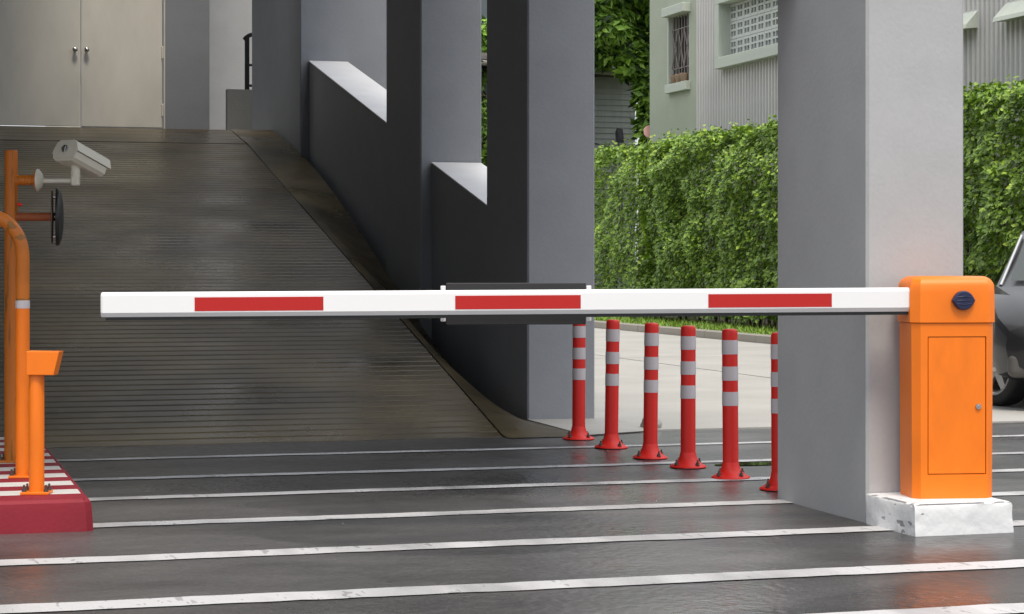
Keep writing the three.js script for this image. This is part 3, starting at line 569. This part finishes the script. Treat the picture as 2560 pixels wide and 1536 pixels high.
  const bg = new THREE.ExtrudeGeometry(bs, { depth: 0.09, bevelEnabled: false }); bg.rotateY(-Math.PI / 2); bg.translate(0.14, 0, 0);
  const bm = mat(0.52, 0.55, 0.52, 0.7, { map: plasterMap });
  for (let r = 0; r < 3; r++) for (let k = 0; k < 13; k++) { const b = part('block', bg, bm, v); b.position.set(0, vent.y0 + 0.102 + r * bh, vz0 + 0.205 + k * bw); }
  part('backing', box(0.2, 0.235, vent.y0, vent.y1, vz0, vz1), bareConcrete, v);
  // hoods over the windows further along
  for (const [a, b, y] of [[-27.6, -26.2, 4.42], [-25.45, -23.4, 4.42]]) part('awning', loft([[[-0.22, y, zc(a)], [0.02, y + 0.02, zc(a)], [0.02, y + 0.3, zc(a)], [-0.2, y + 0.06, zc(a)]], [[-0.22, y, zc(b)], [0.02, y + 0.02, zc(b)], [0.02, y + 0.3, zc(b)], [-0.2, y + 0.06, zc(b)]]], 0.3), greenTrim, t);
}
{ // shed with lapped siding
  const t = thing('shed', 'grey shed with horizontal lapped siding under a tiled eave', 'shed', [14.6, 0, -46]);
  const m = mat(0.52, 0.54, 0.54, 0.7, { map: sheetMat.map });
  part('core', box(-6, 1.9, 0, 5.6, -5, -0.05), mat(0.1, 0.1, 0.1, 0.9), t);
  for (let k = 0; k < 42; k++) part('board', box(-6.02, 1.92, k * 0.13, k * 0.13 + 0.128, -0.05, 0, 1).applyMatrix4(new THREE.Matrix4().makeTranslation(0, 0, 0)).rotateX(0), m, t).geometry = (() => { const g = loft([[[-6.02, k * 0.13, 0.03], [-6.02, k * 0.13 + 0.128, 0.004], [-6.02, k * 0.13 + 0.128, -0.06], [-6.02, k * 0.13, -0.06]], [[1.92, k * 0.13, 0.03], [1.92, k * 0.13 + 0.128, 0.004], [1.92, k * 0.13 + 0.128, -0.06], [1.92, k * 0.13, -0.06]]], 0.2); return g; })();
  const r = part('roof', loft([[[-6.5, 5.85, 0.6], [-6.5, 5.95, 0.6], [-6.5, 7.1, -2.6], [-6.5, 5.6, -5.2], [-6.5, 5.55, -5.2]], [[2.1, 5.45, 0.6], [2.1, 5.55, 0.6], [2.1, 6.7, -2.6], [2.1, 5.2, -5.2], [2.1, 5.15, -5.2]]], 0.3), mat(0.09, 0.075, 0.065, 0.8, { map: grimeMap }), t);
  part('gutter', rod([-6.5, 5.86, 0.66], [2.1, 5.46, 0.66], 0.06, 10), mat(0.4, 0.39, 0.36, 0.6), r);
}
{ // far pale block
  const t = thing('far_building', 'far pale cream building showing above the tree and shed', 'building', [17, 0, -66]);
  part('wall', box(-12, 3, 0, 16, -8, 0, 3), mat(0.62, 0.6, 0.55, 0.8, { map: plasterMap }), t);
  for (let k = 0; k < 5; k++) for (let j = 0; j < 4; j++) { const wdw = part('window', rbox(1.3, 1.5, 0.08, 0.02).translate(-10.5 + k * 2.9, 3 + j * 3.2, 0.02), mat(0.55, 0.55, 0.52, 0.6), t); part('pane', box(-11.05 + k * 2.9, -9.95 + k * 2.9, 2.35 + j * 3.2, 3.65 + j * 3.2, 0.061, 0.07), mat(0.08, 0.1, 0.11, 0.1), wdw); }
}
{ // lamp on a stick above the far hedge
  const t = thing('flood_lamp', 'small dark flood lamp on a thin bracket above the hedge', 'lamp', [15.84, 3.42, -45.2]);
  part('pole', rod([0, 0, 0], [0, 0.52, 0], 0.015, 8), darkSteel, t);
  part('wire', rod([-1.3, 0.62, 0], [0.9, 0.1, 0.1], 0.012, 6), blackMat, t);
  part('head', loft([[[-0.1, 0.48, 0.08], [0.1, 0.46, 0.08], [0.12, 0.56, 0.02], [-0.02, 0.62, 0.02]], [[-0.05, 0.72, -0.1], [0.1, 0.76, -0.1], [0.14, 0.80, -0.12], [0.0, 0.82, -0.12]]], 0.4), mat(0.05, 0.05, 0.06, 0.5), t);
}
{ // small pink disc sign on the building corner
  const t = thing('round_sign', 'small round pink sign on the corner of the green building', 'sign', [14.6, 3.8, -39.76], -YAW);
  part('disc', new THREE.CylinderGeometry(0.12, 0.12, 0.02, 28).rotateX(Math.PI / 2), mat(0.85, 0.45, 0.42, 0.5), t);
  part('rim', new THREE.TorusGeometry(0.12, 0.01, 8, 28), mat(0.7, 0.4, 0.38, 0.5), t);
}
function tree(x, z, h, r, y0, n, ls, label, cols, low = []) {
  const t = thing('tree', label, 'tree', [x, 0, z], 0, 'trees behind the hedge'); const bark = mat(0.09, 0.07, 0.05, 0.9);
  const cl = [], limbs = [];
  for (let k = 0; k < 34; k++) { const a = rr(0, 6.28), e = Math.acos(rr(-1, 1)), q = Math.pow(rnd(), 0.4); cl.push([r * q * Math.sin(e) * Math.cos(a), (y0 + h) / 2 + (h - y0) / 2 * q * Math.cos(e), r * q * Math.sin(e) * Math.sin(a), rr(0.35, 0.75) * r * 0.45]); }
  cl.push(...low);
  part('trunk', lathe([[0.16, 0], [0.12, y0 * 0.6], [0.09, (y0 + h) / 2], [0.02, h * 0.95]], 10), bark, t);
  for (let k = 0; k < 14; k++) { const c = cl[k]; limbs.push(rod([0, Math.max(0.5, c[1] - 1), 0], [c[0], c[1], c[2]], 0.05, 6, 0.015)); }
  part('limbs', merge(limbs), bark, t);
  leaves('crown', leafGeo(0.10 * ls, 0.2 * ls), n, () => { const c = cl[Math.floor(rnd() * cl.length)]; V.set(rr(-1, 1), rr(-1, 1), rr(-1, 1)).normalize(); const q = c[3] * Math.pow(rnd(), 0.35), dx = V.x, dy = V.y, dz = V.z; return [c[0] + dx * q, c[1] + dy * q * 0.8, c[2] + dz * q, dx + rr(-0.7, 0.7), dy + 0.6 + rr(-0.7, 0.7), dz + rr(-0.7, 0.7), rr(0.6, 1.3)]; }, cols, t);
}
const treeCol = (c) => { const r = rnd(), k = rr(0.75, 1.25); return r < 0.4 ? c.setRGB(0.33 * k, 0.54 * k, 0.06 * k) : r < 0.8 ? c.setRGB(0.2 * k, 0.38 * k, 0.04 * k) : c.setRGB(0.04 * k, 0.09 * k, 0.015 * k); };
tree(16.1, -44.2, 9.4, 2.1, 5.3, 44000, 1.1, 'light green leafy tree squeezed between shed and corrugated building', treeCol, [[0.25, 5.2, 0.2, 0.55], [0.45, 4.6, 0.2, 0.5], [0.55, 4.0, 0.3, 0.5], [0.6, 3.4, 0.3, 0.5], [0.9, 4.4, 0, 0.55], [0.9, 3.6, 0, 0.55], [0.9, 5.2, 0, 0.6], [1.0, 2.8, 0.1, 0.6], [0.1, 4.9, 0.4, 0.5], [0.1, 4.2, 0.4, 0.45], [0.1, 3.5, 0.4, 0.45], [-0.6, 6.0, 0.3, 0.6], [-1.1, 6.3, 0.3, 0.6], [-0.3, 5.6, 0.4, 0.55], [0.3, 6.0, 0.5, 0.6], [-0.8, 6.9, 0.4, 0.7], [0.2, 6.9, 0.6, 0.7], [0.7, 6.3, 0.3, 0.6], [0.9, 7.0, 0.3, 0.7], [-1.3, 7.0, 0.2, 0.7]]);
tree(13.2, -44.9, 8, 1.5, 2.4, 9000, 1.1, 'green tree growing in the hedge, glimpsed between the ramp pillars', treeCol);
tree(9, -62, 11, 3.2, 2.4, 8000, 1.4, 'leafy green tree at the far end of the driveway', treeCol);

// ------------------------------------------------------------------ parked car
{
  const bodyM = new THREE.MeshPhysicalMaterial({ color: lin(0.012, 0.012, 0.014), roughness: 0.4, metalness: 0.1, clearcoat: 0.3, clearcoatRoughness: 0.1 });
  const glass = new THREE.MeshPhysicalMaterial({ color: lin(0.03, 0.04, 0.035), roughness: 0.04 });
  // heading: nose towards the entrance
  const head = 16 * Math.PI / 180;                                  // angle between the car's axis and the line of sight
  const wheelSpot = spot(3.95, 16.9, 0.006);
  const t = thing('parked_car', 'dark grey hatchback with its front wheel turned, standing beyond the orange cabinet', 'car');
  // car axes: +x forward, -z its left side
  const fx = -Math.sin(head), fd = -Math.cos(head);                 // forward in (right, away)
  const F = [CS * fx + SN * fd, SN * fx - CS * fd];                 // forward in world x,z
  const turn = Math.atan2(-F[1], F[0]);
  t.rotation.y = turn;
  const off = new THREE.Vector3(1.22, 0, 0.72).applyAxisAngle(new THREE.Vector3(0, 1, 0), turn);
  t.position.set(wheelSpot[0] - off.x, 0.008, wheelSpot[2] - off.z);
  // stations: x, half width, sill, belt, top, top half width
  const st = [[-1.93, 0.62, 0.36, 0.80, 0.86, 0.5], [-1.88, 0.74, 0.28, 0.86, 0.98, 0.6], [-1.72, 0.80, 0.24, 0.93, 1.22, 0.58], [-1.5, 0.83, 0.22, 0.95, 1.44, 0.56], [-1.1, 0.84, 0.20, 0.95, 1.49, 0.57], [-0.4, 0.845, 0.20, 0.93, 1.51, 0.58], [0.1, 0.845, 0.20, 0.92, 1.48, 0.59], [0.42, 0.845, 0.20, 0.92, 1.40, 0.60], [1.12, 0.84, 0.20, 0.90, 0.97, 0.74], [1.45, 0.82, 0.22, 0.84, 0.90, 0.62], [1.72, 0.76, 0.24, 0.72, 0.79, 0.55], [1.88, 0.66, 0.28, 0.62, 0.68, 0.48], [1.95, 0.52, 0.34, 0.54, 0.58, 0.4]];
  const half = ([x, w, y0, y1, y2, tw]) => [[x, y0, 0], [x, y0, w * 0.8], [x, y0 + 0.04, w * 0.93], [x, y0 + 0.16, w * 0.985], [x, (y0 + y1) / 2 + 0.05, w], [x, y1 - 0.05, w * 0.985], [x, y1, w * 0.955], [x, y1 + (y2 - y1) * 0.88, tw * 1.04], [x, y2 - (y2 - y1) * 0.03, tw * 0.86], [x, y2, tw * 0.5], [x, y2 + 0.008, 0]];
  const ringC = s => { const h = half(s); return [...h, ...h.slice(1, -1).reverse().map(([x, y, z]) => [x, y, -z])]; };
  let bg = loft(st.map(ringC), 0.5);
  const ev = new Evaluator(); ev.useGroups = false; ev.attributes = ['position', 'normal', 'uv'];
  let cur = new Brush(bg); cur.updateMatrixWorld();
  for (const x of [-1.22, 1.22]) { const c = new Brush(metreUV(new THREE.CylinderGeometry(0.37, 0.37, 2.2, 36).rotateX(Math.PI / 2).translate(x, 0.32, 0))); c.updateMatrixWorld(); const inner = new Brush(box(x - 0.4, x + 0.4, -0.1, 1, -0.5, 0.5)); inner.updateMatrixWorld(); const cut = ev.evaluate(c, inner, SUBTRACTION); cut.updateMatrixWorld(); cur = ev.evaluate(cur, cut, SUBTRACTION); cur.updateMatrixWorld(); }
  part('body', cur.geometry, bodyM, t);
  const patch = (a, b, c, d, off2) => { const g = new THREE.BufferGeometry(), N = 6, pos = [], idx = []; for (let i = 0; i <= N; i++) for (let j = 0; j <= N; j++) { const u = i / N, v = j / N; for (let q = 0; q < 3; q++) pos.push((a[q] * (1 - u) + b[q] * u) * (1 - v) + (d[q] * (1 - u) + c[q] * u) * v + off2[q]); if (i < N && j < N) { const k = i * (N + 1) + j; idx.push(k, k + 1, k + N + 1, k + 1, k + N + 2, k + N + 1); } } g.setAttribute('position', new THREE.Float32BufferAttribute(pos, 3)); g.setIndex(idx); g.computeVertexNormals(); return g; };
  const glassD = glass.clone(); glassD.side = THREE.DoubleSide;
  part('windshield', patch([1.08, 0.985, -0.66], [1.08, 0.985, 0.66], [0.46, 1.385, 0.54], [0.46, 1.385, -0.54], [0.02, 0.022, 0]), glassD, t);
  part('rear_window', patch([-1.84, 1.07, -0.52], [-1.84, 1.07, 0.52], [-1.55, 1.40, 0.48], [-1.55, 1.40, -0.48], [-0.02, 0.012, 0]), glassD, t);
  for (const s of [-1, 1]) {
    for (const [xa, xb, xc, xd] of [[0.78, 0.02, 0.02, 0.36], [-0.04, -0.9, -0.9, -0.04], [-0.96, -1.5, -1.36, -0.96]]) part('side_window', patch([xa, 0.955, s * 0.812], [xb, 0.965, s * 0.812], [xc, 1.40, s * 0.622], [xd, 1.37, s * 0.622], [0, 0, s * 0.012]), glassD, t);
    part('door_line', merge([rod([0.86, 0.3, s * 0.838], [0.86, 0.9, s * 0.83], 0.004, 6), rod([-0.04, 0.3, s * 0.85], [-0.04, 0.93, s * 0.825], 0.004, 6)]), blackMat, t);
    const mir = part('side_mirror', merge([rbox(0.12, 0.12, 0.17, 0.045, 4).translate(0.66, 0.965, s * 0.93), rod([0.68, 0.92, s * 0.82], [0.66, 0.95, s * 0.9], 0.025, 8)]), bodyM, t);
    part('headlight', rbox(0.2, 0.11, 0.2, 0.045, 4).translate(1.7, 0.645, s * 0.53), mat(0.25, 0.26, 0.27, 0.1), t);
    part('tail_light', rbox(0.12, 0.26, 0.14, 0.04, 4).translate(-1.83, 0.92, s * 0.62), mat(0.35, 0.01, 0.01, 0.15), t);
    part('door_handle', rbox(0.16, 0.03, 0.03, 0.012).translate(0.16, 0.86, s * 0.845), steel, t);
    part('pillar_trim', rod([1.12, 0.965, s * 0.735], [0.42, 1.375, s * 0.60], 0.014, 8), mat(0.5, 0.5, 0.5, 0.3, { metalness: 0.8 }), t);
  }
  for (const z of [-0.05, -0.55]) part('wiper', rod([1.14, 1.0, z], [0.93, 1.12, z + 0.42], 0.008, 6), blackMat, t);
  part('lower_bumper', rbox(0.3, 0.2, 1.3, 0.06, 3).translate(1.76, 0.36, 0), mat(0.10, 0.095, 0.09, 0.5), t);
  part('grille', rbox(0.06, 0.1, 0.8, 0.02).translate(1.91, 0.5, 0), blackMat, t);
  for (const s of [-1, 1]) part('side_skirt', rbox(1.7, 0.14, 0.05, 0.02).translate(0, 0.24, s * 0.82), mat(0.12, 0.11, 0.10, 0.5), t);
  const alloy = mat(0.55, 0.54, 0.52, 0.3, { metalness: 0.7 });
  for (const x of [-1.22, 1.22]) for (const s of [-1, 1]) {
    const w = new THREE.Group(); w.name = 'wheel'; t.add(w); w.position.set(x, 0.315, s * 0.72); if (s > 0) w.rotation.y = Math.PI; if (x > 0) w.rotation.y += 38 * Math.PI / 180;
    // outer face of the wheel looks along -z
    part('tyre', lathe([[0.215, -0.075], [0.235, -0.09], [0.29, -0.092], [0.31, -0.075], [0.315, -0.05], [0.315, 0.05], [0.31, 0.075], [0.29, 0.092], [0.235, 0.09], [0.215, 0.075]], 44).rotateX(Math.PI / 2), rubber, w);
    const rim = part('rim', lathe([[0.222, 0.07], [0.205, 0.0], [0.212, -0.06], [0.232, -0.086], [0.224, -0.09], [0.2, -0.075], [0.19, -0.01], [0.19, 0.06]], 40).rotateX(Math.PI / 2), alloy, w);
    const sp = []; for (let k = 0; k < 5; k++) { const g = loft([[[-0.045, 0.03, -0.068], [0.045, 0.03, -0.068], [0.045, 0.03, -0.04], [-0.045, 0.03, -0.04]], [[-0.032, 0.21, -0.076], [0.032, 0.21, -0.076], [0.032, 0.21, -0.04], [-0.032, 0.21, -0.04]]], 0.3); g.rotateZ(k * Math.PI * 2 / 5); sp.push(g); }
    part('spokes', merge([...sp, lathe([[0.0001, 0.085], [0.03, 0.083], [0.05, 0.07], [0.052, 0.04]], 20).rotateX(-Math.PI / 2)]), alloy, rim);
    part('brake_disc', new THREE.CylinderGeometry(0.16, 0.16, 0.02, 28).rotateX(Math.PI / 2), darkSteel, w);
  }
}

scene.traverse(o => { if (o.isMesh) { o.castShadow = true; o.receiveShadow = true; } });
renderer.render(scene, camera);
